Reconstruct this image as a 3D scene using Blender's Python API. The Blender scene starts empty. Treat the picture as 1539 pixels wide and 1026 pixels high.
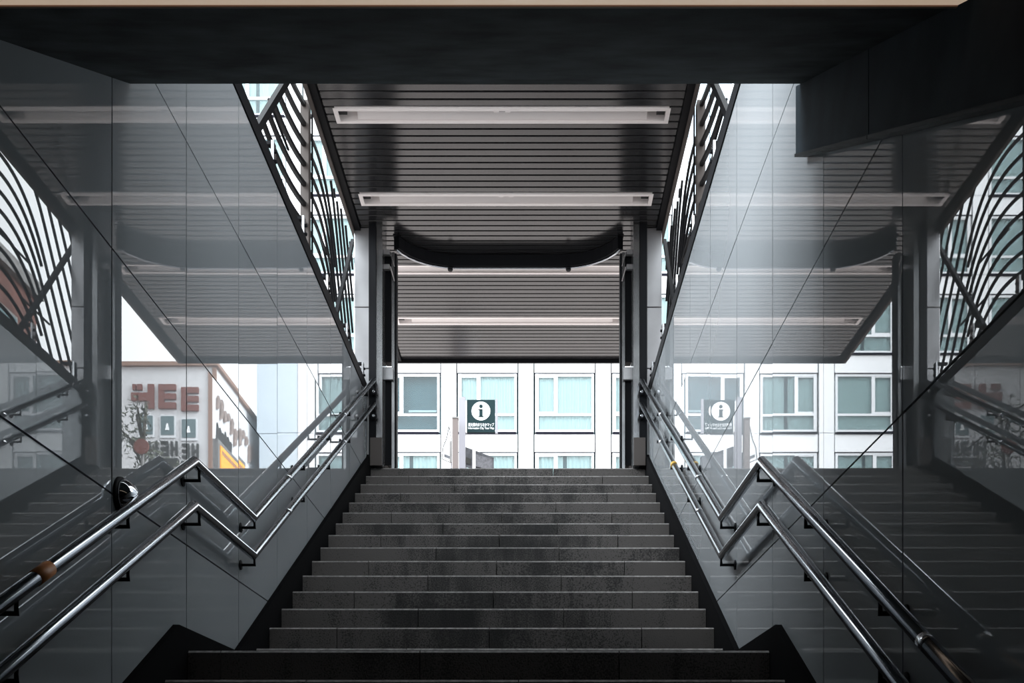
import bpy, math, random
from mathutils import Vector, Matrix, noise
random.seed(7)
C = bpy.context.scene.collection
S = bpy.context.scene

# ------------------------------------------------------------------ camera, sky, exposure
# The builders below measure heights from the eye of the camera; EYE lifts all of it at the
# end so that the floor of the lower passage is z = 0.
EYE = 1.477
cd = bpy.data.cameras.new('camera')
cam = bpy.data.objects.new('camera', cd); C.objects.link(cam)
cd.sensor_width = 36.0
cd.lens = 36.0 * 1530.0 / 1539.0
cd.shift_x = -33.5 / 1539.0
cd.shift_y = 667.0 / 1539.0
cd.clip_start = 0.02; cd.clip_end = 400
cam.location = (0, 0, 0)
cam.rotation_euler = (math.radians(90), 0, 0)
S.camera = cam

w = bpy.data.worlds.new('overcast_sky'); S.world = w
w.use_nodes = True
wn = w.node_tree
bg = wn.nodes['Background']
bg.inputs['Color'].default_value = (0.90, 0.96, 1.0, 1)
bg.inputs['Strength'].default_value = 4.3
# the bright side of the overcast sky: a very broad soft sun from the left
sl = bpy.data.lights.new('veiled_sun', 'SUN'); sl.energy = 16.0; sl.angle = math.radians(50); sl.color = (.90, .96, 1.0)
sun = bpy.data.objects.new('veiled_sun', sl); C.objects.link(sun)
_el, _az = math.radians(32), math.radians(-10)          # elevation, towards the street from due left
_d = Vector((math.cos(_el)*math.cos(_az), -math.cos(_el)*math.sin(_az), -math.sin(_el)))
sun.rotation_euler = _d.to_track_quat('-Z', 'Y').to_euler()
sun.location = (-20, 10, 20)
S.view_settings.view_transform = 'Standard'
S.view_settings.look = 'None'
S.view_settings.exposure = 0.0
S.view_settings.gamma = 1.0
S.view_settings.use_curve_mapping = False

# ------------------------------------------------------------------ materials
def new_mat(name):
    m = bpy.data.materials.new(name); m.use_nodes = True
    nt = m.node_tree
    return m, nt, nt.nodes['Principled BSDF']

def plain(name, col, rough=0.5, metal=0.0, ior=1.5, var=0.0, scale=6.0, bump=0.0, emit=None, emit_s=0.0, spec=None):
    m, nt, p = new_mat(name)
    p.inputs['Base Color'].default_value = (*col, 1)
    p.inputs['Roughness'].default_value = rough
    p.inputs['Metallic'].default_value = metal
    p.inputs['IOR'].default_value = ior
    if spec is not None: p.inputs['Specular IOR Level'].default_value = spec
    if emit:
        p.inputs['Emission Color'].default_value = (*emit, 1)
        p.inputs['Emission Strength'].default_value = emit_s
    if var > 0 or bump > 0:
        tc = nt.nodes.new('ShaderNodeTexCoord')
        nz = nt.nodes.new('ShaderNodeTexNoise')
        nz.inputs['Scale'].default_value = scale; nz.inputs['Detail'].default_value = 5
        nt.links.new(tc.outputs['Object'], nz.inputs['Vector'])
        if var > 0:
            r = nt.nodes.new('ShaderNodeMapRange')
            r.inputs['From Min'].default_value = 0.3; r.inputs['From Max'].default_value = 0.7
            r.inputs['To Min'].default_value = 1 - var; r.inputs['To Max'].default_value = 1 + var
            nt.links.new(nz.outputs['Fac'], r.inputs['Value'])
            mx = nt.nodes.new('ShaderNodeMix'); mx.data_type = 'RGBA'; mx.blend_type = 'MULTIPLY'
            mx.inputs['Factor'].default_value = 1.0
            mx.inputs['A'].default_value = (*col, 1)
            nt.links.new(r.outputs['Result'], mx.inputs['B'])
            nt.links.new(mx.outputs['Result'], p.inputs['Base Color'])
        if bump > 0:
            b = nt.nodes.new('ShaderNodeBump'); b.inputs['Strength'].default_value = bump
            b.inputs['Distance'].default_value = 0.01
            nt.links.new(nz.outputs['Fac'], b.inputs['Height'])
            nt.links.new(b.outputs['Normal'], p.inputs['Normal'])
    return m

def granite(name, dark, light):
    """dark worn granite: speckle, dirt streaks, sides of the flight painted paler"""
    m, nt, p = new_mat(name)
    N, L = nt.nodes, nt.links
    tc = N.new('ShaderNodeTexCoord')
    sp = N.new('ShaderNodeTexNoise'); sp.inputs['Scale'].default_value = 120; sp.inputs['Detail'].default_value = 2
    big = N.new('ShaderNodeTexNoise'); big.inputs['Scale'].default_value = 1.7; big.inputs['Detail'].default_value = 4
    mp = N.new('ShaderNodeMapping'); mp.inputs['Scale'].default_value = (9, 2, 1.2)
    st = N.new('ShaderNodeTexNoise'); st.inputs['Scale'].default_value = 1.0; st.inputs['Detail'].default_value = 5
    L.new(tc.outputs['Object'], sp.inputs['Vector']); L.new(tc.outputs['Object'], big.inputs['Vector'])
    L.new(tc.outputs['Object'], mp.inputs['Vector']); L.new(mp.outputs['Vector'], st.inputs['Vector'])
    oi = N.new('ShaderNodeObjectInfo')
    def rng(src, a, b, c, d):
        r = N.new('ShaderNodeMapRange')
        for k, v in zip(('From Min', 'From Max', 'To Min', 'To Max'), (a, b, c, d)): r.inputs[k].default_value = v
        L.new(src, r.inputs['Value']); return r.outputs['Result']
    def mul(a, b):
        q = N.new('ShaderNodeMath'); q.operation = 'MULTIPLY'; L.new(a, q.inputs[0]); L.new(b, q.inputs[1]); return q.outputs[0]
    v = mul(rng(sp.outputs['Fac'], .35, .7, .2, 1.9), rng(big.outputs['Fac'], .35, .65, .25, 1.7))
    v = mul(v, rng(st.outputs['Fac'], .35, .65, .4, 1.5))
    v = mul(v, rng(oi.outputs['Random'], 0, 1, .75, 1.2))
    # the middle of the flight is walked dark, the sides painted paler
    sx = N.new('ShaderNodeSeparateXYZ'); L.new(tc.outputs['Object'], sx.inputs[0])
    ab = N.new('ShaderNodeMath'); ab.operation = 'ABSOLUTE'; L.new(sx.outputs['X'], ab.inputs[0])
    v = mul(v, rng(ab.outputs[0], .55, 1.05, .75, 2.6))
    mx = N.new('ShaderNodeMix'); mx.data_type = 'RGBA'
    mx.inputs['A'].default_value = (*dark, 1); mx.inputs['B'].default_value = (*light, 1)
    L.new(v, mx.inputs['Factor']); L.new(mx.outputs['Result'], p.inputs['Base Color'])
    p.inputs['Roughness'].default_value = 0.72
    b = N.new('ShaderNodeBump'); b.inputs['Strength'].default_value = 0.35; b.inputs['Distance'].default_value = 0.004
    L.new(sp.outputs['Fac'], b.inputs['Height']); L.new(b.outputs['Normal'], p.inputs['Normal'])
    return m

def glass_mat(name, tint):
    m, nt, p = new_mat(name)
    N, L = nt.nodes, nt.links
    tr = N.new('ShaderNodeBsdfTransparent'); tr.inputs['Color'].default_value = (*tint, 1)
    gl = N.new('ShaderNodeBsdfGlossy'); gl.inputs['Roughness'].default_value = 0.02
    fr = N.new('ShaderNodeFresnel'); fr.inputs['IOR'].default_value = 1.5
    mx = N.new('ShaderNodeMixShader')
    L.new(fr.outputs[0], mx.inputs[0]); L.new(tr.outputs[0], mx.inputs[1]); L.new(gl.outputs[0], mx.inputs[2])
    L.new(mx.outputs[0], nt.nodes['Material Output'].inputs['Surface'])
    return m

M = {}
M['panel'] = plain('enamel_panel', (.27, .288, .302), 0.004, ior=1.98, var=.05, scale=.8)
M['backing'] = plain('joint_backing', (.01, .01, .011), .8)
M['black'] = plain('black_metal', (.005, .0055, .007), .6, spec=.12)
M['skirt'] = plain('black_skirting_stone', (.005, .005, .0055), .9, spec=.03)
M['concrete'] = plain('dark_concrete', (.046, .053, .055), .9, spec=.05, var=.5, scale=5, bump=.4)
M['slate'] = plain('dark_blue_steel', (.016, .024, .031), .75, spec=.1, var=.4, scale=4)
M['steel'] = plain('brushed_steel', (.62, .63, .65), .22, metal=1, var=.05, scale=3)
M['rail'] = plain('stainless_rail', (.50, .52, .56), .16, metal=1)
M['clad'] = plain('pale_steel_cladding', (.34, .34, .35), .32, metal=.6, var=.12, scale=2.5)
M['clad2'] = plain('grey_steel_face', (.20, .205, .21), .25, metal=.8, var=.25, scale=3.5)
M['tan'] = plain('tan_painted_steel', (.085, .074, .069), .6, spec=.2)
M['darkbar'] = plain('charcoal_painted_bar', (.007, .0075, .009), .6, spec=.12)
M['board'] = plain('dark_ceiling_board', (.018, .0185, .020), .17, ior=1.62)
M['white'] = plain('white_paint', (.90, .86, .85), .45)
M['tube'] = plain('fluorescent_tube', (.9, .87, .85), .3)
M['granite'] = granite('dark_granite', (.004, .004, .004), (.085, .077, .073))
M['worn'] = plain('worn_lit_edge', (.20, .19, .185), .8, var=.4, scale=40)  # wear plus the edge highlight, painted as one pale colour
M['street'] = plain('street_paving', (.26, .225, .21), .85, var=.15, scale=2)
M['facade'] = plain('white_tile_facade', (.76, .775, .79), .6, var=.03, scale=.6)
M['facade_blue'] = plain('pale_blue_grey_facade', (.50, .58, .64), .5)
M['winframe'] = plain('white_window_frame', (.68, .70, .72), .4)
M['curtain'] = plain('pale_curtain', (.86, .90, .88), .8)
M['room'] = plain('dim_room', (.10, .17, .20), .8)
M['sill'] = plain('dark_sill', (.006, .006, .012), .7, ior=1.2)
M['glass'] = glass_mat('teal_glass', (.83, .905, .915))
M['letter'] = plain('brown_red_letter', (.16, .055, .042), .6)
M['letter_grey'] = plain('grey_letter', (.045, .045, .043), .7, spec=.2)
M['cream'] = plain('cream_wall', (.62, .62, .63), .7, var=.05)
M['brownrim'] = plain('brown_trim', (.25, .15, .11), .6)
M['brick'] = plain('brown_red_cladding', (.10, .042, .032), .8, var=.4, scale=1.2)
M['greywall'] = plain('grey_wall', (.16, .155, .15), .8, var=.2)
M['orange'] = plain('orange_billboard', (.85, .33, .02), .5, emit=(1, .42, .05), emit_s=.5)  # weak emission makes the orange glow
M['relief'] = plain('brown_relief', (.22, .17, .15), .8, var=.3)
M['winpane'] = plain('grey_teal_pane', (.10, .15, .16), .15)
M['bark'] = plain('bark', (.05, .04, .03), .9, var=.3, scale=12)
M['leaf'] = plain('dark_leaf', (.045, .05, .03), .6, var=.4)
M['green'] = plain('dark_green_sign', (.007, .021, .024), .7, spec=.15)
M['signwhite'] = plain('sign_white', (.85, .87, .88), .5)
M['pole_grey'] = plain('pale_grey_pole', (.22, .215, .24), .5)
M['pole_brown'] = plain('brown_grey_pole', (.11, .088, .082), .6)
M['map'] = plain('grey_map_print', (.065, .068, .078), .6, var=.5, scale=14)
M['mapsheet'] = plain('pale_map_sheet', (.12, .122, .135), .6, var=.3, scale=30)
M['chrome'] = plain('chrome', (.75, .77, .8), .04, metal=1)
M['tape_orange'] = plain('orange_tape', (.50, .17, .03), .5)
M['tape_yellow'] = plain('yellow_tape', (.60, .36, .05), .5)
M['warm_lamp'] = plain('warm_diffuser', (.7, .6, .5), .5, emit=(1.0, .76, .56), emit_s=.36)

# ------------------------------------------------------------------ mesh helpers
class MB:
    def __init__(self): self.v = []; self.f = []
    def box(self, x0, x1, y0, y1, z0, z1):
        n = len(self.v)
        self.v += [(x, y, z) for x in (x0, x1) for y in (y0, y1) for z in (z0, z1)]
        self.f += [tuple(n + i for i in q) for q in ((0,1,3,2),(4,6,7,5),(0,4,5,1),(2,3,7,6),(0,2,6,4),(1,5,7,3))]
        return self
    def prism_x(self, poly, x0, x1):
        """poly: (y, z) outline, extruded along x"""
        n = len(self.v); k = len(poly)
        self.v += [(x0, y, z) for y, z in poly] + [(x1, y, z) for y, z in poly]
        self.f.append(tuple(range(n, n + k))); self.f.append(tuple(range(n + 2*k - 1, n + k - 1, -1)))
        for i in range(k):
            j = (i + 1) % k
            self.f.append((n + i, n + k + i, n + k + j, n + j))
        return self
    def prism_y(self, poly, y0, y1):
        """poly: (x, z) outline, extruded along y"""
        n = len(self.v); k = len(poly)
        self.v += [(x, y0, z) for x, z in poly] + [(x, y1, z) for x, z in poly]
        self.f.append(tuple(range(n, n + k))); self.f.append(tuple(range(n + 2*k - 1, n + k - 1, -1)))
        for i in range(k):
            j = (i + 1) % k
            self.f.append((n + i, n + k + i, n + k + j, n + j))
        return self
    def sweep(self, pts, r, sides=12, flat=None, cap=True):
        """round (or flat=(a,b) rectangular) section along pts with mitred corners"""
        pts = [Vector(p) for p in pts]; k = len(pts)
        up = Vector((0, 0, 1)); rings = []
        for i, p in enumerate(pts):
            a = (p - pts[i-1]).normalized() if i > 0 else (pts[1] - p).normalized()
            b = (pts[i+1] - p).normalized() if i < k-1 else a
            t = (a + b).normalized()
            if abs(t.dot(up)) > .98: side = Vector((1, 0, 0))
            else: side = t.cross(up).normalized()
            nrm = side.cross(t).normalized()
            c = max(.35, t.dot(a)); bend = (b - a)
            ring = []
            if flat:
                offs = [(-flat[0]/2, -flat[1]/2), (flat[0]/2, -flat[1]/2), (flat[0]/2, flat[1]/2), (-flat[0]/2, flat[1]/2)]
            else:
                offs = [(r*math.cos(2*math.pi*j/sides), r*math.sin(2*math.pi*j/sides)) for j in range(sides)]
            bd = bend.normalized() if bend.length > 1e-4 else None
            for ox, oz in offs:
                o = side*ox + nrm*oz
                if bd is not None: o = o + bd*(o.dot(bd))*(1/c - 1)
                ring.append(p + o)
            rings.append(ring)
        n = len(self.v); s = len(rings[0])
        for ring in rings: self.v += [tuple(q) for q in ring]
        for i in range(k-1):
            for j in range(s):
                jj = (j+1) % s
                self.f.append((n+i*s+j, n+i*s+jj, n+(i+1)*s+jj, n+(i+1)*s+j))
        if cap:
            self.f.append(tuple(n+j for j in range(s-1, -1, -1)))
            self.f.append(tuple(n+(k-1)*s+j for j in range(s)))
        return self
    def lathe(self, c, axis, prof, sides=24):
        """prof: (radius, height) along the axis from c"""
        a = Vector(axis).normalized()
        u = a.cross(Vector((0, 0, 1)));
        if u.length < .01: u = Vector((1, 0, 0))
        u.normalize(); q = a.cross(u)
        n = len(self.v)
        for r, h in prof:
            for j in range(sides):
                t = 2*math.pi*j/sides
                self.v.append(tuple(Vector(c) + a*h + (u*math.cos(t) + q*math.sin(t))*r))
        for i in range(len(prof)-1):
            for j in range(sides):
                jj = (j+1) % sides
                self.f.append((n+i*sides+j, n+i*sides+jj, n+(i+1)*sides+jj, n+(i+1)*sides+j))
        self.f.append(tuple(n+j for j in range(sides-1, -1, -1)))
        m = n + (len(prof)-1)*sides
        self.f.append(tuple(m+j for j in range(sides)))
        return self
    def build(self, name, mat, parent=None, smooth=False, bevel=0, kind=None):
        o0 = Vector((0, 0, 0))
        p = parent
        while p is not None:
            o0 = o0 + Vector(p.location); p = p.parent
        me = bpy.data.meshes.new(name)
        me.from_pydata([tuple(Vector(v) - o0) for v in self.v], [], self.f)
        me.update()
        import bmesh
        bm = bmesh.new(); bm.from_mesh(me)
        bmesh.ops.recalc_face_normals(bm, faces=bm.faces)
        if bevel: bmesh.ops.bevel(bm, geom=list(bm.edges), offset=bevel, segments=1, affect='EDGES')
        bm.to_mesh(me); bm.free()
        if smooth:
            for q in me.polygons: q.use_smooth = len(q.vertices) == 4
        me.materials.append(mat)
        o = bpy.data.objects.new(name, me); C.objects.link(o)
        if parent: o.parent = parent
        if kind: o['kind'] = kind
        return o

def copy_part(o, parent, shift=(0, 0, 0)):
    c = o.copy(); C.objects.link(c); c.parent = parent; c.location = Vector(o.location) + Vector(shift)
    return c
def copy_tree(o, parent, shift=(0, 0, 0)):
    c = copy_part(o, parent, shift)
    for ch in list(o.children): copy_tree(ch, c)
    return c

def thing(name, label, cat, loc=(0, 0, 0), group=None):
    o = bpy.data.objects.new(name, None); C.objects.link(o); o.location = loc
    o['label'] = label; o['category'] = cat
    if group: o['group'] = group
    return o
def structure(name, loc=(0, 0, 0), label=None):
    o = bpy.data.objects.new(name, None); C.objects.link(o); o.location = loc; o['kind'] = 'structure'
    if label: o['label'] = label
    return o
def tag(o, label, cat, group=None):
    o['label'] = label; o['category'] = cat
    if group: o['group'] = group
    return o

# ------------------------------------------------------------------ layout (metres, eye height = 0)
XL, XR = -1.577, 1.080                 # faces of the two panelled walls
MID = (XL + XR) / 2
def mx(x): return 2*MID - x            # the other side of the stairwell
RISE, TREAD, PITCH = .16, .2833, .5647
D0, ZTOP = 9.63, 3.003                 # nosing of the top step, street level
ZMID, DM0, DM1 = .603, 4.545, D0 - 14*TREAD   # intermediate landing
ZLOW = -EYE
ZCOP = 3.77
def base(d):                           # lower edge of the wall panels
    if d >= 5.35: return .71 + PITCH*(d - 5.35)
    if d >= 4.443: return .70
    return max(ZLOW + .10, .70 - PITCH*(4.443 - d))
BREAKS = [4.443, 5.35, 4.443 - (.70 - ZLOW - .10)/PITCH]

# ------------------------------------------------------------------ panelled walls
def clip_panels(d0, d1, z0, z1):
    """polygons of the cell above the sloping base line"""
    ds = {d0, d1}
    for b in BREAKS:
        if d0 < b < d1: ds.add(b)
    n = 400
    for i in range(n):
        a, b = d0 + (d1-d0)*i/n, d0 + (d1-d0)*(i+1)/n
        for z in (z0, z1):
            if (base(a) - z)*(base(b) - z) < 0:
                ds.add(a + (b-a)*(z - base(a))/(base(b) - base(a)))
    ds = sorted(ds); out = []; run = []
    for a, b in zip(ds, ds[1:]):
        if base((a+b)/2) < z1 - 1e-4: run.append((a, b))
    if not run: return None
    a0, b0 = run[0][0], run[-1][1]
    low = [(a0, max(z0, min(z1, base(a0))))] + [(b, max(z0, min(z1, base(b)))) for a, b in run]
    poly = [(b0, z1), (a0, z1)] + low
    res = []
    for p in poly:
        if not res or (abs(p[0]-res[-1][0]) + abs(p[1]-res[-1][1])) > 1e-4: res.append(p)
    if abs(res[0][0]-res[-1][0]) + abs(res[0][1]-res[-1][1]) < 1e-4: res.pop()
    return res if len(res) > 2 else None

DJ = [3.80 + .815*k for k in range(-9, 7)] + [9.60]
DJ = [d for d in DJ if d < 9.55] + [9.60]
ZJ = [-1.655, -.74, .175, 1.09, 2.005, 2.92, 3.67]
GAP = .004
def panelled_wall(name, xf, sgn):
    root = structure(name, (xf + sgn*.09, 3, ZLOW))
    rnd = random.Random(name)
    MB().box(xf + sgn*.022, xf + sgn*.17, -4, 9.60, ZLOW - .2, 3.67).build('backing', M['backing'], root)
    for i in range(len(DJ)-1):
        for j in range(len(ZJ)-1):
            poly = clip_panels(DJ[i] + GAP, DJ[i+1] - GAP, ZJ[j] + GAP, ZJ[j+1] - GAP)
            if not poly: continue
            a, b, c = rnd.uniform(-.0012, .0012), rnd.uniform(-.0016, .0016), rnd.uniform(-.0006, .0006)
            m = MB().prism_x(poly, xf, xf + sgn*.02)
            k = len(poly); dm, zm = (DJ[i]+DJ[i+1])/2, (ZJ[j]+ZJ[j+1])/2
            for q in range(k):                       # panels hang very slightly out of true
                x, d, z = m.v[q]
                m.v[q] = (xf + (d-dm)*b + (z-zm)*a + c*.3, d, z)
            m.build('panel', M['panel'], root)
    MB().box(xf - sgn*.006, xf + sgn*.19, 3.97, 9.62, 3.675, ZCOP).build('coping', M['black'], root)
    return root
wall_l = panelled_wall('wall_left', XL, -1)
wall_r = panelled_wall('wall_right', XR, 1)

def skirting(name, xf, sgn):
    m = MB()
    lo = -.34
    x0, x1 = xf - sgn*.028, xf + sgn*.02
    segs = [(BREAKS[2], 4.443), (4.443, 5.35), (5.35, 9.68)]
    for a, b in segs:
        m.prism_x([(a, base(a+1e-5) + .002), (b, base(b-1e-5) + .002), (b, base(b-1e-5) + lo), (a, base(a+1e-5) + lo)], x0, x1)
    m.box(min(x0, x1), max(x0, x1), -4, BREAKS[2], ZLOW, ZLOW + .10)
    o = m.build(name, M['skirt'], None, kind='structure')
    return o
skirting('baseboard_left', XL, -1)
skirting('baseboard_right', XR, 1)

# ------------------------------------------------------------------ floors, street, soffit
SX0, SX1 = XL + .028, XR - .028
fl = MB().box(XL, XR, -4, 1.2, ZLOW - .2, ZLOW).build('floor', M['granite'], None, kind='structure')
st = structure('street', (0, 30, ZTOP))
MB().box(-60, 60, 9.93, 90, ZTOP - .3, ZTOP - .002).build('pavement', M['street'], st)
MB().box(-60, XL - .17, -30, 9.93, ZTOP - .3, ZTOP - .002).build('pavement', M['street'], st)
MB().box(XR + .17, 60, -30, 9.93, ZTOP - .3, ZTOP - .002).build('pavement', M['street'], st)
MB().box(XL - .17, XR + .17, -30, -4.2, ZTOP - .3, ZTOP - .002).build('pavement', M['street'], st)

SOF = lambda d: .532 + .555*d
ce = structure('ceiling', (MID, 2, 2.7))
MB().prism_x([(-4, .754), (.4, .754), (3.97, SOF(3.97)), (3.97, ZCOP), (3.72, ZCOP), (3.72, ZTOP), (-4.2, ZTOP), (-4.2, .754)],
             XL + .001, XR - .001).build('soffit', M['concrete'], ce)
MB().box(XL - .17, XR + .17, -4.3, -4, ZLOW - .2, ZTOP - .3).build('wall_back', M['concrete'], None, kind='structure')

# sloping dark downstand along the right wall under the soffit
tr = structure('trim_1', (XR - .03, 3.2, 2))
def downstand(a, b):
    bot = lambda d: 2.50 + .5535*(d - 4.03)
    MB().prism_x([(a, bot(a)), (b, bot(b)), (b, SOF(b) - .002), (a, SOF(a) - .002)], XR - .045, XR - .004).build('panel', M['slate'], tr)
    MB().prism_x([(a, bot(a) - .014), (b, bot(b) - .014), (b, bot(b) - .001), (a, bot(a) - .001)], XR - .050, XR - .004).build('edge_strip', M['black'], tr)
downstand(3.155, 4.03); downstand(2.0, 3.149); downstand(.9, 1.994)

# ------------------------------------------------------------------ staircase of granite blocks
sc = thing('staircase', 'dark granite staircase rising between the two panelled walls to the street', 'stairs', (MID, DM0, ZLOW))
core = MB()
poly = [(D0 + .3, ZTOP - .17)]
for k in range(0, 15):
    d = D0 - k*TREAD; z = ZTOP - k*RISE
    poly += [(d + .03, z - .05 if k else z - .17), (d + .03, z - RISE - .05)]
poly += [(DM0 + .03, ZMID - .05)]
for j in range(0, 13):
    d = DM0 - j*TREAD; z = ZMID - j*RISE
    poly += [(d + .03, z - RISE - .05)] if j == 12 else [(d + .03, z - RISE - .05), (d - TREAD + .03, z - RISE - .05)]
res = []
for p in poly:
    if not res or abs(p[0]-res[-1][0]) + abs(p[1]-res[-1][1]) > 1e-5: res.append(p)
res += [(D0 + .3, ZLOW - .2)]
core.prism_x(res, SX0, SX1).build('core', M['backing'], sc)
rs = random.Random(5)
def step_row(d, z, depth, off, h=RISE):
    xs = [SX0]
    x = off
    while x > SX0 + .12: x -= .89
    x += .89 if x <= SX0 + .12 else 0
    while x < SX1 - .12:
        xs.append(x); x += .89
    xs.append(SX1)
    for a, b in zip(xs, xs[1:]):
        e = rs.uniform(-.0025, .0025); g = .0025
        ch = .010
        prof = [(d + e, z - h), (d + e, z - ch), (d + e + ch, z), (d + depth, z), (d + depth, z - h)]
        o = MB().prism_x(prof, a + g, b - g).build('step_stone', M['granite'], sc)
        o.data.materials.append(M['worn'])
        for q in o.data.polygons:                    # the chamfered, worn nosing; its highlight is painted into the pale colour
            if abs(q.normal.y) > .3 and q.normal.z > .3: q.material_index = 1
for k in range(0, 15):
    step_row(D0 - k*TREAD, ZTOP - k*RISE, TREAD + (.02 if k else 0), (-.711 if k % 2 == 0 else -.263))
for j in range(0, 13):
    dep = TREAD + .02
    if j == 0:
        step_row(DM0, ZMID, .36, -.711 + .2)
        n = 2
        for q in range(n):
            a = DM0 + .363 + q*(DM1 - DM0 - .34)/n
            step_row(a, ZMID - .001, (DM1 - DM0 - .34)/n - .003, -.711 + .2 + .445*((q+1) % 2), h=.05)
    else:
        step_row(DM0 - j*TREAD, ZMID - j*RISE, dep, -.711 + (.445 if j % 2 else 0) + .2)

# ------------------------------------------------------------------ handrails
RH = .0225
def handrail(side, dz, label, tape=None):
    X = XL + .077 if side < 0 else XR - .077
    wallx = XL if side < 0 else XR
    pts = [(9.52, 3.79 - .225*dz), (5.43, 1.427 - .20*dz), (4.485, 1.427 - .195*dz), (.85, 1.427 - .195*dz - PITCH*(4.485 - .85))]
    root = thing('handrail', label, 'handrail', (wallx, 5, ZMID), 'stainless wall handrails along the stairs')
    MB().sweep([(X, d, z) for d, z in pts], RH, 16).build('rail', M['rail'], root, smooth=True)
    def zat(d):
        for (a, za), (b, zb) in zip(pts, pts[1:]):
            if b <= d <= a: return za + (zb - za)*(d - a)/(b - a)
    for d in (9.1, 8.27, 7.45, 6.63, 5.46, 4.56, 3.76, 2.95, 2.13, 1.3):
        z = zat(d)
        m = MB()
        drop = .062
        m.sweep([(X, d, z - .018), (X, d, z - drop), (wallx + (.004 if side < 0 else -.004), d, z - drop)], .0075, 8)
        br = m.build('bracket', M['black'], root, smooth=True)
        s = 1 if side < 0 else -1
        MB().lathe((wallx + .001*s, d, z - drop), (s, 0, 0), [(.026, 0), (.026, .005), (.012, .008)], 14).build('rosette', M['black'], br)
    # end fixing on the column
    z = pts[0][1]
    m = MB()
    m.sweep([(X, 9.515, z - .002), (X, 9.535, z - .04), (X, 9.52, z - .11)], .017, 8)
    m.lathe((X, 9.50, z - .115), (0, 1, 0), [(.026, 0), (.03, .01), (.03, .048)], 14)
    eb = m.build('end_bracket', M['black'], root, smooth=True)
    MB().lathe((X, 9.492, z - .115), (0, 1, 0), [(.010, 0), (.014, .004), (.014, .010)], 12).build('bolt', M['steel'], eb)
    # sleeves where rail lengths meet
    for d in (8.0, 6.2, 2.6):
        z = zat(d); a, b = d - .02, d + .02
        MB().sweep([(X, a, zat(a)), (X, b, zat(b))], RH + .0012, 16).build('sleeve', M['steel'], root, smooth=True)
    if tape:
        d, mat, L = tape
        MB().sweep([(X, d - L, zat(d - L)), (X, d + L, zat(d + L))], RH + .0022, 16).build('tape', mat, root, smooth=True)['label'] = 'band of coloured tape'
    return root
handrail(-1, 0, 'upper of the two stainless handrails on the left wall, taped orange', (3.10, M['tape_orange'], .045))
handrail(-1, 1, 'lower of the two stainless handrails on the left wall')
handrail(1, 0, 'upper of the two stainless handrails on the right wall')
handrail(1, 1, 'lower of the two stainless handrails on the right wall, taped yellow', (7.30, M['tape_yellow'], .02))

# chrome dome on a panel joint of the left wall
t = thing('wall_dome', 'small round chrome dome fixed to the left wall behind the handrail', 'dome', (XL, 3.88, 1.10))
MB().lathe((XL + .001, 3.88, 1.10), (1, 0, 0), [(.074, 0), (.074, .008), (.066, .012)], 32).build('base_ring', M['black'], t, smooth=True)
MB().lathe((XL + .012, 3.88, 1.10), (1, 0, 0), [(.064*math.cos(a), .055*math.sin(a)) for a in [i*math.pi/2/10 for i in range(10)]] + [(.002, .055)], 32).build('dome', M['chrome'], t, smooth=True)

# ------------------------------------------------------------------ canopy over the stairs
ZC, CX0, CX1, CD0, CD1 = 5.28, -1.70, 1.21, 4.3, 12.62
cp = thing('canopy', 'long flat canopy with dark cross boards over the stairs', 'canopy', (MID, 9, ZC))
MB().box(CX0, CX1, CD0, CD1, ZC + .10, ZC + .24).build('roof_deck', M['black'], cp)
proto = None
pitch = .0885
IFX = [41, 54, 68, 81]
FIX = [CD0 + (i + 1)*pitch - .003 for i in IFX]
FL, FXM = 1.305, MID - .005
nb = int((CD1 - CD0)/pitch)
for i in range(nb):
    d = CD0 + i*pitch
    if i in IFX or i - 1 in IFX:
        for a, b in ((CX0 + .06, FXM - FL - .004), (FXM + FL + .004, CX1 - .06)):
            MB().prism_x([(d + .004, ZC + .034), (d + .004, ZC + .006), (d + .008, ZC), (d + .074, ZC), (d + .078, ZC + .006), (d + .078, ZC + .034)], a, b).build('board', M['board'], cp)
        continue
    if proto is None:
        m = MB().prism_x([(d + .004, ZC + .034), (d + .004, ZC + .006), (d + .008, ZC), (d + .074, ZC), (d + .078, ZC + .006), (d + .078, ZC + .034)], CX0 + .06, CX1 - .06)
        proto = m.build('board', M['board'], cp)
    else:
        copy_part(proto, cp, (0, i*pitch, 0))
for x0, x1 in ((CX0, CX0 + .055), (CX1 - .055, CX1)):
    MB().box(x0, x1, CD0, CD1, ZC - .03, ZC + .099).build('edge_beam', M['black'], cp)
MB().box(CX0 - .03, CX0 - .001, CD0, CD1, ZC - .05, ZC + .20).build('side_fascia', M['tan'], cp)
MB().box(CX1 + .001, CX1 + .03, CD0, CD1, ZC - .05, ZC + .20).build('side_fascia', M['tan'], cp)
MB().box(CX0 - .03, CX1 + .03, CD1 + .001, CD1 + .03, ZC - .04, ZC + .20).build('front_fascia', M['black'], cp)

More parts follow.
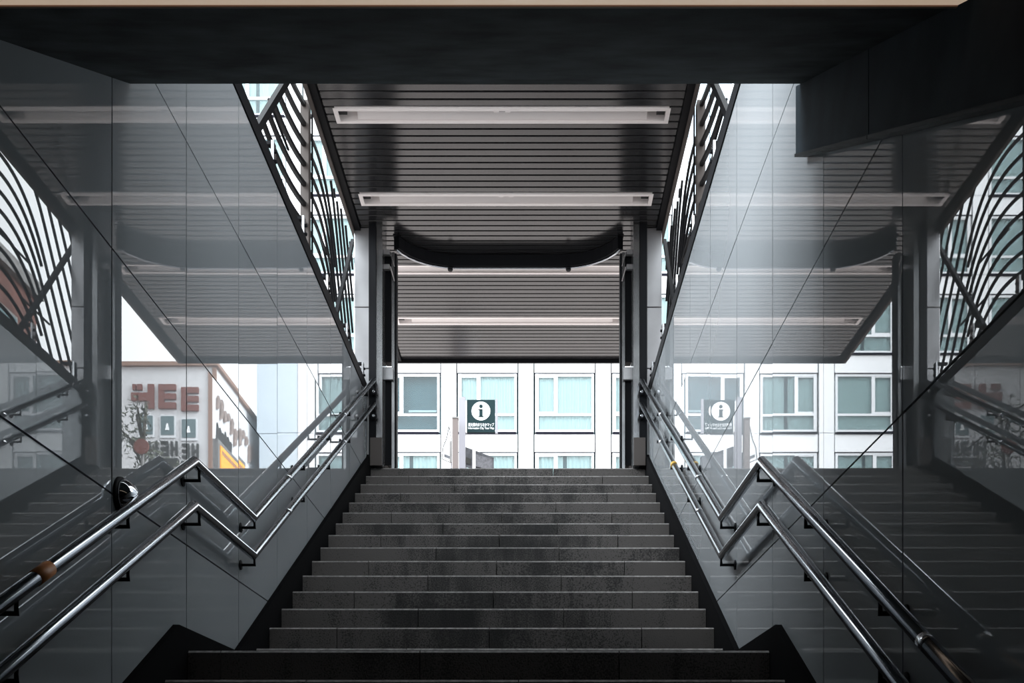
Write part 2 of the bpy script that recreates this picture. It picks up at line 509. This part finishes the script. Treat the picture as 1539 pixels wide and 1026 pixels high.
ORD = ['nearest', 'second', 'third', 'farthest']
LAB = ['long white trough light on the canopy, nearest of four', 'long white trough light on the canopy, just before the columns',
       'long white trough light half hidden behind the curved gate track', 'long white trough light nearest the outer canopy edge']
for d, lb in zip(FIX, LAB):
    L = FL; hw = .084; xm = FXM; zt = ZC + .075
    r = thing('ceiling_light', lb, 'light', (xm, d, ZC), 'trough lights under the canopy')
    m = MB()
    m.box(xm - L, xm + L, d - hw, d + hw, zt, zt + .012)
    m.box(xm - L, xm + L, d - hw, d - hw + .012, ZC - .006, zt); m.box(xm - L, xm + L, d + hw - .012, d + hw, ZC - .006, zt)
    m.box(xm - L, xm - L + .012, d - hw + .012, d + hw - .012, ZC - .006, zt); m.box(xm + L - .012, xm + L, d - hw + .012, d + hw - .012, ZC - .006, zt)
    m.build('housing', M['white'], r)
    f = MB()
    f.box(xm - L - .012, xm + L + .012, d - hw - .002, d - hw + .024, ZC - .014, ZC - .007); f.box(xm - L - .012, xm + L + .012, d + hw - .02, d + hw + .006, ZC - .014, ZC - .007)
    f.box(xm - L - .012, xm - L + .022, d - hw + .024, d + hw - .02, ZC - .014, ZC - .007); f.box(xm + L - .022, xm + L + .012, d - hw + .024, d + hw - .02, ZC - .014, ZC - .007)
    f.build('rim', M['white'], r)
    MB().prism_x([(d - .03, zt - .002), (d + hw - .014, ZC + .004), (d + hw - .014, zt - .002)], xm - L + .16, xm + L - .16).build('reflector', M['white'], r)
    MB().prism_x([(d + .001, ZC + .0495), (d + .018, ZC + .0378), (d + .018, ZC + .0355), (d + .001, ZC + .0472)], xm - L + .16, xm + L - .16).build('slot_shade', M['backing'], r)  # black strip painting the shade of the deep gap past the rim
    for s in (-1, 1):
        MB().sweep([(xm + s*.05, d - .02, ZC + .026), (xm + s*(L - .09), d - .02, ZC + .026)], .0135, 10).build('tube', M['tube'], r, smooth=True)
        MB().box(xm + s*(L - .055) - .035, xm + s*(L - .055) + .03, d - .045, d + .01, ZC + .004, zt - .002).build('socket', M['backing'], r)
        MB().box(xm + s*.045 - .02, xm + s*.045 + .02, d - .035, d - .005, ZC + .01, zt - .002).build('socket', M['white'], r)

# curved track of the folding gate, on the canopy behind the columns
trk = thing('gate_track', 'dark curved track beam on the canopy between the two columns', 'track', (MID, 10, ZC))
path = []
xa, dn, df = -1.383, 9.53, 10.14
for i in range(9):
    a = math.radians(25 + 65*i/8); path.append((xa + .62*(1 - math.cos(a)) , dn + (df - dn)*math.sin(a)))
right = [(2*MID - x, d) for x, d in reversed(path)]
path = path + right
MB().sweep([(x, d, 5.2135) for x, d in path], 0, flat=(.06, .115)).build('beam', M['black'], trk)
MB().sweep([(x, d, 5.148) for x, d in path], .009, 8).build('lower_rail', M['rail'], trk, smooth=True)
for x in (path[6][0] + .10, path[-7][0] - .10):
    MB().lathe((x, df, 5.155), (0, 0, -1), [(.02, 0), (.03, .006), (.022, .03)], 12).build('roller', M['black'], trk)
for x, d in (path[0], path[-1]):
    MB().box(x - .03, x + .03, d - .03, d + .03, 5.272, ZC - .001).build('hanger', M['black'], trk)

# folded gate leaves and columns, left and right
def gate(side, label):
    f = (lambda x: x) if side < 0 else mx
    def B(x0, x1, *r): a, b = sorted((f(x0), f(x1))); return MB().box(a, b, *r)
    r = thing('folding_gate', label, 'gate', (f(-1.38), 9.8, ZTOP))
    B(-1.425, -1.365, 9.74, 9.84, ZTOP + .06, 4.0).build('leaf', M['black'], r)
    B(-1.425, -1.365, 9.74, 9.84, 4.05, 5.09).build('leaf', M['black'], r)
    B(-1.362, -1.335, 9.72, 9.86, ZTOP, 5.09).build('edge_post', M['clad2'], r)
    B(-1.334, -1.318, 9.74, 9.84, ZTOP, 5.09).build('seal', M['black'], r)
    B(-1.43, -1.345, 9.68, 9.715, 3.86, 3.97).build('lock_plate', M['clad'], r)
    B(-1.43, -1.40, 9.74, 9.84, ZTOP, ZTOP + .055).build('foot', M['tan'], r)
    for z in (5.04, 4.90):
        h = B(-1.43, -1.375, 9.66, 9.70, z, z + .045).build('hinge', M['clad'], r)
        m = MB().sweep([(f(-1.37), 9.68, z + .03), (f(-1.335), 9.70, z - .10)], 0, flat=(.012, .012)); m.build('link', M['steel'], h)
    return r
gate(-1, 'black folded gate leaf with grey lock plate beside the left column')
gate(1, 'black folded gate leaf with grey lock plate beside the right column')

def column(side, label):
    f = (lambda x: x) if side < 0 else mx
    def B(x0, x1, *r): a, b = sorted((f(x0), f(x1))); return MB().box(a, b, *r)
    r = thing('column', label, 'column', (f(-1.55), 9.6, ZTOP))
    for z0, z1 in ((ZTOP, 3.942), (3.948, 4.522), (4.528, ZC - .002)):
        B(-1.705, -1.562, 9.635, 9.80, z0, z1).build('cladding', M['clad'], r, bevel=.004)
    B(-1.555, -1.488, 9.56, 9.85, ZTOP, ZC - .002).build('flange', M['black'], r)
    B(-1.486, -1.436, 9.575, 9.85, ZTOP, ZC - .002).build('web', M['clad2'], r)
    B(-1.434, -1.428, 9.56, 9.85, ZTOP, ZC - .002).build('edge', M['clad2'], r)
    B(-1.54, -1.43, 9.55, 9.574, ZTOP - .0, ZTOP + .26).build('base_plate', M['tan'], r)
    return r
column(-1, 'steel column with pale cladding at the top of the left wall')
column(1, 'steel column with pale cladding at the top of the right wall')

# ------------------------------------------------------------------ curved bar screens above the walls
def screen(side, label):
    f = (lambda x: x) if side < 0 else mx
    XS = -1.82
    r = thing('metal_screen', label, 'screen', (f(XS), 7.6, ZCOP), 'curved bar screens above the walls')
    PO = 8.10
    z_lo, z_hi = ZCOP + .02, ZC + .16
    def strut_d(z): return 6.10 + (z - ZCOP)*.93
    def sec1(s): return .33*s + .16*s*s
    def sec2(s): return .20*s - .35*s**3 if s < 1.25 else .20*1.25 - .35*1.25**3 - 1.44*(s - 1.25)
    a, b = sorted((f(XS - .03), f(XS + .035)))
    MB().box(a, b, PO - .05, PO + .03, ZTOP, ZC + .14).build('post', M['tan'], r)
    MB().box(f(XS + .045) - .006, f(XS + .045) + .006, PO + .03, PO + .045, ZTOP, ZC + .14).build('post_edge', M['black'], r)
    def bars(fun, s0, s1, lim, th):
        zz = z_lo - .6; alt = 0
        while zz < z_hi + 2.6:
            run = []; n = 44
            alt += 1
            for i in range(n+1):
                if lim is False and alt % 2 and i > n*.58: break      # every other bar stops short
                s = s0 + (s1 - s0)*i/n; z = zz + fun(s); d = PO + s
                ok = z_lo < z < z_hi and (not lim or d > strut_d(z) + .05)
                if ok: run.append((f(XS), d, z))
                elif len(run) > 1: break
                else: run = []
            if len(run) > 1:
                MB().sweep(run, 0, flat=(th, th*1.2)).build('bar', M['darkbar'], r)
            zz += .158
    bars(sec1, -1.9, .0, True, .027)
    bars(sec2, .0, 2.1, False, .019)
    MB().sweep([(f(-1.775), strut_d(ZCOP), ZCOP - .02), (f(-1.775), strut_d(ZC + .1), ZC + .1)], 0, flat=(.035, .05)).build('strut', M['darkbar'], r)
    MB().sweep([(f(-1.72), 8.60, ZCOP + .0), (f(-1.762), 9.88, ZC + .0)], 0, flat=(.03, .045)).build('strut', M['darkbar'], r)
    for d0, d1, z in ((6.9, 7.45, 4.65), (8.45, 9.0, 4.62), (8.9, 9.4, 4.25)):
        MB().sweep([(f(XS + .02), d0, z), (f(XS + .02), d1, z)], .010, 6).build('spacer_rod', M['darkbar'], r)
    # little fixing brackets along the coping
    for d in (6.22, 7.04, 7.85, 8.67, 9.46):
        m = MB()
        x0, x1 = sorted((f(-1.60), f(-1.70)))
        m.box(x0, x1, d - .02, d + .02, ZCOP + .135, ZCOP + .155)
        br = m.build('mounting_bracket', M['black'], r)
        x0, x1 = sorted((f(-1.585), f(-1.60)))
        MB().box(x0, x1, d - .03, d + .03, ZCOP + .001, ZCOP + .154).build('plate', M['steel'], br)
        for z in (.04, .10):
            MB().lathe((f(-1.584), d, ZCOP + z), (1 if side < 0 else -1, 0, 0), [(.012, 0), (.012, .01), (.008, .014)], 8).build('bolt', M['black'], br)
    MB().sweep([(f(-1.70), strut_d(ZCOP) + .02, ZCOP + .03), (f(-1.70), 9.6, ZCOP + .03)], 0, flat=(.03, .03)).build('bottom_rail', M['darkbar'], r)
    return r
screen(-1, 'dark curved bar screen standing on top of the left wall')
screen(1, 'dark curved bar screen standing on top of the right wall')

# ------------------------------------------------------------------ lamps of the passage
a, b = 2.31, 2.39
o = thing('strip_light', 'warm beige strip light across the sloping concrete soffit', 'light', (MID, 2.3, 1.8))
MB().prism_x([(a, SOF(a) - .027), (b, SOF(b) - .027), (b, SOF(b) - .002), (a, SOF(a) - .002)], XL + .12, XR - .085).build('diffuser', M['warm_lamp'], o)
MB().prism_x([(b + .001, SOF(b) - .030), (b + .012, SOF(b) - .026), (b + .012, SOF(b) - .002), (b + .001, SOF(b) - .002)], XL + .12, XR - .085).build('edge', M['brownrim'], o)

# ------------------------------------------------------------------ office building across the street
FD = 40.0
ob = thing('office_building', 'white office building with rows of teal windows across the street', 'building', (0, FD, ZTOP))
BX0, BW, BP = -.013, 2.405, 3.035
WZ1, WH, FP = 16.18, 2.34, 3.11
MB().box(-23, 7.78, FD + .45, FD + 9, ZTOP, 33).build('room_shell', M['room'], ob)
rows = range(-4, 5); cols = range(-7, 2)
pp = sp_ = None
for k in rows:
    zt = WZ1 + k*FP
    for n in cols:
        x = BX0 + n*BP
        # spandrel above the window, pilaster to its right
        if sp_ is None:
            sp_ = MB().box(x + .024, x + BW - .024, FD, FD + .44, zt + .03, zt + FP - WH - .05).build('spandrel_panel', M['facade'], ob)
            pp = MB().box(x + BW + .02, x + BP - .02, FD - .03, FD + .44, zt - WH + .012, zt - WH + FP - .012).build('pilaster_panel', M['facade'], ob)
            k0, n0 = k, n
        else:
            copy_part(sp_, ob, ((n-n0)*BP, 0, (k-k0)*FP)); copy_part(pp, ob, ((n-n0)*BP, 0, (k-k0)*FP))
    # plain end bay
    for xa_, xb_ in ((BX0 + 2*BP, 6.9), (6.92, 7.78)):
        MB().box(xa_, xb_ - .02, FD - .02, FD + .44, zt - WH + .012, zt - WH + FP - .012).build('end_panel', M['facade_blue'], ob)
MB().box(-23, 7.78, FD - .1, FD + 9, WZ1 + 5*FP - WH, WZ1 + 5*FP - WH + .8).build('parapet', M['facade'], ob)
wproto = {}
rw = random.Random(11)
for k in range(-2, 5):
    for n in cols:
        x = BX0 + n*BP; zt = WZ1 + k*FP; zb = zt - WH
        kind = rw.choice((0, 0, 1))
        if (k, n) == (0, -2): kind = 2
        if (k, n) in ((0, -1), (0, 0)): kind = 0
        if k == -1: kind = 1
        if kind in wproto:
            src, kk, nn = wproto[kind]
            copy_tree(src, ob, ((n-nn)*BP, 0, (k-kk)*FP)); continue
        m = MB(); y0, y1 = FD + .02, FD + .14
        xa_, xb_ = x + .05, x + BW - .05
        xm_ = x + .86; zm_ = zb + .73
        m.box(xa_, xa_ + .13, y0, y1, zb + .04, zt); m.box(xb_ - .09, xb_, y0, y1, zb + .04, zt)
        m.box(xa_ + .131, xb_ - .091, y0 + .006, y1 - .006, zt - .10, zt - .002); m.box(xa_ + .131, xb_ - .091, y0 + .006, y1 - .006, zb + .042, zb + .14)
        m.box(xa_ + .131, xb_ - .091, y0 + .006, y1 - .006, zm_ - .04, zm_ + .05); m.box(xm_ - .07, xm_ + .07, y0 + .012, y1 - .012, zm_ + .051, zt - .101)
        m.box(xa_ + .132, xm_ - .071, y0 + .02, y1 - .02, zm_ + .051, zm_ + .12); m.box(xa_ + .132, xm_ - .071, y0 + .02, y1 - .02, zt - .14, zt - .101)
        wf = m.build('window', M['winframe'], ob)
        for a, b, c, d in ((xa_ + .13, xm_ - .07, zm_ + .05, zt - .10), (xm_ + .07, xb_ - .09, zm_ + .05, zt - .10), (xa_ + .13, xb_ - .09, zb + .14, zm_ - .04)):
            MB().box(a, b, FD + .075, FD + .085, c, d).build('pane', M['glass'], wf)
        MB().box(xa_ + .02, xb_ - .02, FD - .05, FD + .1, zb - .05, zb + .035).build('sill', M['sill'], wf)
        MB().box(x + .01, x + BW - .01, FD + .0, FD + .1, zt + .001, zt + .029).build('head_joint', M['sill'], wf)
        def drape(a, b, amp, step):
            mm = MB(); q = []; nn_ = max(4, int((b - a)/step))
            for i in range(nn_ + 1):
                xx = a + (b - a)*i/nn_; q.append((xx, FD + .24 + amp*math.sin(i*2.1) + amp*.5*math.sin(i*.7)))
            nv = len(mm.v)
            for xx, yy in q: mm.v += [(xx, yy, zb + .05), (xx, yy, zt)]
            for i in range(nn_): mm.f.append((nv + 2*i, nv + 2*i + 2, nv + 2*i + 3, nv + 2*i + 1))
            return mm.build('curtain', M['curtain'], wf, smooth=True)
        if kind == 0: drape(xa_, xb_, .035, .035)
        elif kind == 1: drape(xa_, x + 1.15, .09, .05); drape(x + 1.3, xb_, .09, .05)
        else: MB().box(x + 1.1, x + 2.2, FD + .35, FD + .38, zm_ + .22, zm_ + .30).build('lamp_tube', M['signwhite'], wf)
        wproto[kind] = (wf, k, n)

# ------------------------------------------------------------------ shop building to the right (seen mirrored in the left wall)
SD, SXc, SZ = 36.0, 8.2, 14.8
sb = thing('shop_building', 'pale shop building with brown block letters on its front', 'building', (12, SD, ZTOP))
MB().box(SXc, 17, SD, 46, ZTOP, SZ).build('walls', M['cream'], sb)
MB().box(SXc - .12, 17.1, SD - .15, 46, SZ + .001, SZ + .14).build('roof_trim', M['brownrim'], sb)
MB().box(SXc - .05, SXc + .09, SD - .06, SD - .002, ZTOP, SZ - .01).build('corner_trim', M['brownrim'], sb)
def letter(rects, mat, name='letter'):
    m = MB()
    for x0, x1, z0, z1 in rects: m.box(min(x0, x1), max(x0, x1), SD - .10, SD - .005, z0, z1)
    return m.build(name, mat, sb)
def block_E(xs, xe, z0, z1):      # spine at xs (far from the corner), arms pointing to xe
    h = z1 - z0; s = 1 if xe > xs else -1
    return [(xs, xs + s*.20, z0, z1), (xs + s*.19, xe, z0, z0 + h*.25), (xs + s*.19, xe, z0 + h*.38, z0 + h*.62), (xs + s*.19, xe, z1 - h*.25, z1)]
letter(block_E(9.24, 8.63, 13.22, 14.05), M['letter'])
letter(block_E(10.04, 9.43, 13.30, 14.16), M['letter'])
letter([(10.20, 10.42, 13.30, 14.16), (10.42, 11.0, 13.58, 13.86)], M['letter'])
letter([(10.62, 10.80, 13.96, 14.16), (10.84, 10.95, 13.96, 14.16)], M['letter'])
for xa_, xb_, z0, z1 in ((8.73, 9.22, 12.28, 12.93), (9.50, 9.96, 12.38, 13.04), (10.25, 10.72, 12.4, 13.06)):
    wf = MB().box(xa_ - .04, xb_ + .04, SD - .05, SD - .003, z0 - .10, z1 + .02).build('window', M['winframe'], sb)
    MB().box(xa_, xb_, SD - .07, SD - .052, z0, z1).build('pane', M['winpane'], wf)
    xm_ = (xa_ + xb_)/2
    MB().prism_y([(xm_ - .07, z0 + .16), (xm_ + .07, z0 + .16), (xm_ + .025, z0 + .40), (xm_ - .025, z0 + .40)], SD - .09, SD - .072).build('lamp_shade', M['signwhite'], wf)
def small_row(xo, zo):
    letter([(xo, xo + .06, zo, zo + .50), (xo + .17, xo + .23, zo, zo + .50), (xo + .06, xo + .17, zo + .21, zo + .29)], M['letter_grey'])   # H
    q = xo + .33   # mirrored E once reflected
    letter([(q, q + .07, zo, zo + .50), (q + .07, q + .25, zo, zo + .09), (q + .07, q + .25, zo + .2, zo + .29), (q + .07, q + .25, zo + .41, zo + .5)], M['letter_grey'])
small_row(8.63, 11.56); small_row(9.38, 11.65)
letter([(10.08, 10.15, 11.65, 12.15), (10.33, 10.40, 11.65, 12.15), (10.15, 10.33, 11.86, 11.94)], M['letter_grey'])
for xa_, xb_, z0, z1 in ((8.63, 9.25, 11.2, 11.46), (9.38, 10.4, 11.28, 11.56)):
    MB().box(xa_, xb_, SD - .06, SD - .003, z0, z1).build('name_board', M['letter_grey'], sb)
# side wall: brown relief and framed orange board
for i in range(16):
    y = SD + .5 + i*.42; z = 14.05 - i*.07 + .10*math.sin(i*2.2)
    h = .55 + .25*math.sin(i*1.7)
    MB().prism_x([(y, z - h), (y + .30, z - h*.8), (y + .38, z - .1), (y + .2, z), (y + .04, z - .15)], SXc - .07, SXc - .003).build('relief', M['relief'], sb)
for i in range(6):
    y = SD + .5 + i*.32
    MB().prism_x([(y, 12.42), (y + .2, 12.42), (y + .26, 12.85), (y + .1, 13.05 - .08*(i % 3))], SXc - .05, SXc - .003).build('relief', M['letter_grey'], sb)
bf = MB().box(SXc - .20, SXc - .004, SD + .15, SD + 2.9, 10.2, 12.32).build('billboard_frame', M['greywall'], sb)
MB().box(SXc - .24, SXc - .201, SD + .35, SD + 2.7, 10.3, 12.14).build('orange_board', M['orange'], bf)['label'] = 'orange board'
for i in range(9):
    MB().box(SXc - .25, SXc - .241, SD + .5 + i*.22, SD + .5 + i*.22 + .15, 11.86, 12.0).build('mark', M['brownrim'], bf)

# ------------------------------------------------------------------ brick building right, close by; grey block to the left
bb = thing('brick_building', 'brown red building with a dark roof edge right of the stairs', 'building', (12, 19, ZTOP))
MB().box(9.0, 16, 12, 25, ZTOP, 11.9).build('walls', M['brick'], bb)
MB().box(8.85, 16.1, 11.9, 25.1, 11.901, 12.26).build('roof_edge', M['greywall'], bb)
for i in range(6):
    for j in range(3):
        y = 12.8 + i*2.0; z = 4.3 + j*2.6
        wf = MB().box(8.95, 8.999, y, y + 1.2, z, z + 1.5).build('window', M['greywall'], bb)
        MB().box(8.93, 8.949, y + .08, y + 1.12, z + .08, z + 1.42).build('pane', M['winpane'], wf)

# ------------------------------------------------------------------ signs on the pavement beyond the landing
t = thing('information_sign', 'square dark green information sign with a white i disc on a pale pole', 'sign', (-1.15, 16.6, ZTOP))
ys = 16.6; k_ = 16.6/1530
def PX(x): return (x - 803)*k_
def PZ(y): return (1180 - y)*k_
MB().box(PX(690), PX(699.5), ys - .05, ys + .05, ZTOP, PZ(598)).build('pole', M['pole_grey'], t)
MB().box(PX(744.5), PX(748), ys - .03, ys + .03, PZ(652), PZ(600.5)).build('side_edge', M['pole_grey'], t)
MB().box(PX(699.6), PX(702), ys - .03, ys + .03, PZ(650), PZ(603)).build('side_edge', M['signwhite'], t)
bd = MB().box(PX(702), PX(744), ys - .03, ys + .03, PZ(650), PZ(601.5)).build('board', M['green'], t)
cx, cz = PX(723), PZ(618.6)
MB().lathe((cx, ys - .031, cz), (0, -1, 0), [(.152, 0), (.152, .005)], 40).build('disc', M['signwhite'], bd)
m = MB().lathe((cx, ys - .037, cz + .075), (0, -1, 0), [(.030, 0), (.030, .004)], 20)
m.box(cx - .028, cx + .028, ys - .041, ys - .037, cz - .095, cz + .028)
m.box(cx - .045, cx + .028, ys - .041, ys - .037, cz + .014, cz + .028)
m.box(cx - .045, cx + .045, ys - .041, ys - .037, cz - .100, cz - .086)
m.build('letter_i', M['green'], bd)
def writing(text, x0, width, z, size, parent, mat, y):
    cu = bpy.data.curves.new('writing', 'FONT'); cu.body = text; cu.size = size; cu.extrude = .0015
    tmp = bpy.data.objects.new('writing', cu); C.objects.link(tmp)
    bpy.context.view_layer.update()
    me = bpy.data.meshes.new_from_object(tmp.evaluated_get(bpy.context.evaluated_depsgraph_get()))
    bpy.data.objects.remove(tmp)
    if not me.vertices: return
    xs = [v.co.x for v in me.vertices]; sx = width/max(1e-6, max(xs) - min(xs)); x_ = min(xs)
    m = MB(); m.v = [(x0 + (v.co.x - x_)*sx, y - v.co.z, z + v.co.y) for v in me.vertices]
    m.f = [tuple(p.vertices) for p in me.polygons]
    return m.build('lettering', mat, parent)
writing('観光案内まちなかマップ', PX(704), PX(742.5) - PX(704), PZ(641.3), .062, bd, M['signwhite'], ys - .034)
writing('Information City Tour Map', PX(704), PX(742.5) - PX(704), PZ(645.6), .046, bd, M['signwhite'], ys - .034)

t = thing('brown_post', 'short brown grey post left of the information sign', 'post', (-1.3, 16.4, ZTOP))
k2 = 16.4/1530
MB().box((680.2-803)*k2, (688.6-803)*k2, 16.35, 16.45, ZTOP, (1180-630)*k2).build('shaft', M['pole_brown'], t)
MB().box((679.8-803)*k2, (689-803)*k2, 16.34, 16.46, (1180-630)*k2 + .001, (1180-629)*k2 + .012).build('cap', M['greywall'], t)

# grey map board, turned, low behind the pole
t = thing('map_board', 'grey street map board turned aside below the green sign', 'board', (-.85, 16.9, ZTOP))
def turned(x0, x1, za, zb, zc, zd, ya, yb, th, name, mat, parent):
    """upright board from (x0,ya) to (x1,yb): left edge za..zb, right edge zc..zd"""
    m = MB(); n = Vector((yb - ya, -(x1 - x0), 0)).normalized()*th
    q = [(x0, ya, za), (x1, yb, zc), (x1, yb, zd), (x0, ya, zb)]
    m.v = q + [(a - n.x, b - n.y, c) for a, b, c in q]
    m.f = [(0,1,2,3), (7,6,5,4), (0,4,5,1), (1,5,6,2), (2,6,7,3), (3,7,4,0)]
    return m.build(name, mat, parent)
k3 = 16.9/1530
def Q(x, y): return ((x - 803)*k3, (1180 - y)*k3)
xa_, z1 = Q(697.5, 670.5); xb_, z2 = Q(741, 677); z0 = Q(0, 699.5)[1]; z3 = Q(0, 705)[1]
turned(xa_, xb_, z0, z1, z3, z2, 16.9, 17.25, .03, 'panel', M['map'], t)
for xx, yy in ((xa_ + .02, 16.98), (xb_ - .03, 17.30)):
    MB().box(xx - .018, xx + .018, yy - .018, yy + .018, ZTOP, z2 - .01).build('leg', M['pole_grey'], t)
turned(xa_ + .02, xa_ + .11, z0 + .04, z0 + .14, z0 + .035, z0 + .13, 16.88, 16.95, .008, 'dark_field', M['letter_grey'], t)
turned(xa_ + .15, xb_ - .03, z0 + .02, z1 - .10, z3 + .06, z2 - .05, 16.95, 17.17, .008, 'map_sheet', M['mapsheet'], t)
t = thing('white_strip_post', 'narrow white strip standing in front of the grey map board', 'post', (-.95, 16.7, ZTOP))
k4 = 16.7/1530
MB().box((710-803)*k4, (714.5-803)*k4, 16.69, 16.72, ZTOP, (1180-672)*k4).build('strip', M['signwhite'], t)
MB().box((709-803)*k4, (715.5-803)*k4, 16.66, 16.75, ZTOP, ZTOP + .05).build('foot', M['pole_grey'], t)

# white angled finger board left of the posts
t = thing('finger_board', 'white pointed map board seen edge on left of the brown post', 'sign', (-1.5, 16.8, ZTOP))
k5 = 16.8/1530
def Q5(x, y): return ((x - 803)*k5, (1180 - y)*k5)
pl = [Q5(664, 690), Q5(678, 696), Q5(679, 662), Q5(675, 641), Q5(671, 660), Q5(666, 672)]
MB().prism_y(pl, 16.78, 16.81).build('panel', M['signwhite'], t)
MB().box(Q5(676.3, 0)[0], Q5(679.5, 0)[0], 16.74, 16.776, Q5(0, 696)[1], Q5(0, 664)[1]).build('frame', M['greywall'], t)
MB().box(Q5(677, 0)[0], Q5(679, 0)[0], 16.82, 16.86, ZTOP, Q5(0, 662)[1]).build('pole', M['pole_grey'], t)
for (xa_, za_), (xb_, zb_) in zip(pl, pl[1:] + pl[:1]):
    MB().sweep([(xa_, 16.775, za_), (xb_, 16.775, zb_)], .006, 5).build('rim', M['letter_grey'], t)
a0, b0 = Q5(668, 686)
MB().prism_y([(a0, b0 - .01), (a0 + .09, b0 - .045), (a0 + .09, b0 + .0), (a0, b0 + .035)], 16.765, 16.779).build('print', M['map'], t)

# ------------------------------------------------------------------ street tree and round sign by the shop (mirrored in the left wall)
tr_ = thing('street_tree', 'dark thin leaved street tree in front of the pale shop building', 'tree', (8.7, 30, ZTOP))
rt = random.Random(3)
br = MB(); tips = []
br.sweep([(8.35, 30, ZTOP), (8.32, 30, 6), (8.4, 30.05, 8.6), (8.3, 30, 10.2), (8.22, 30, 11.3)], .05, 8)
for i in range(16):
    z = 7.0 + i*.22; a = rt.uniform(0, 6.28); L = rt.uniform(.5, 1.0)
    p0 = Vector((8.34, 30, z)); p1 = p0 + Vector((math.cos(a)*L*.5, math.sin(a)*L*.5, .25)); p2 = p0 + Vector((math.cos(a)*L, math.sin(a)*L, .5))
    br.sweep([p0, p1, p2], .03, 5); tips += [p1, p2]
br.build('trunk', M['bark'], tr_, smooth=True)
lf = MB()
for p in tips:
    for i in range(34):
        c = p + Vector((rt.gauss(0, .17), rt.gauss(0, .17), rt.gauss(0, .13)))
        u = Vector((rt.uniform(-1, 1), rt.uniform(-1, 1), rt.uniform(-1, 1))).normalized()*.085
        v = u.orthogonal().normalized()*.042
        n = len(lf.v); lf.v += [tuple(c - u), tuple(c + v), tuple(c + u), tuple(c - v)]; lf.f.append((n, n+1, n+2, n+3))
lf.build('foliage', M['leaf'], tr_, kind='stuff')
t = thing('round_sign', 'round brown sign on a dark pole under the street tree', 'sign', (7.76, 28.5, ZTOP))
MB().sweep([(7.76, 28.5, ZTOP), (7.76, 28.5, 9.4)], .05, 8).build('pole', M['greywall'], t)
MB().lathe((7.76, 28.44, 9.46), (0, -1, 0), [(.21, 0), (.21, .05)], 28).build('disc', M['letter'], t)

# ------------------------------------------------------------------ lift everything so that the passage floor is z = 0
for o in S.objects:
    if o.parent is None: o.location.z += EYE
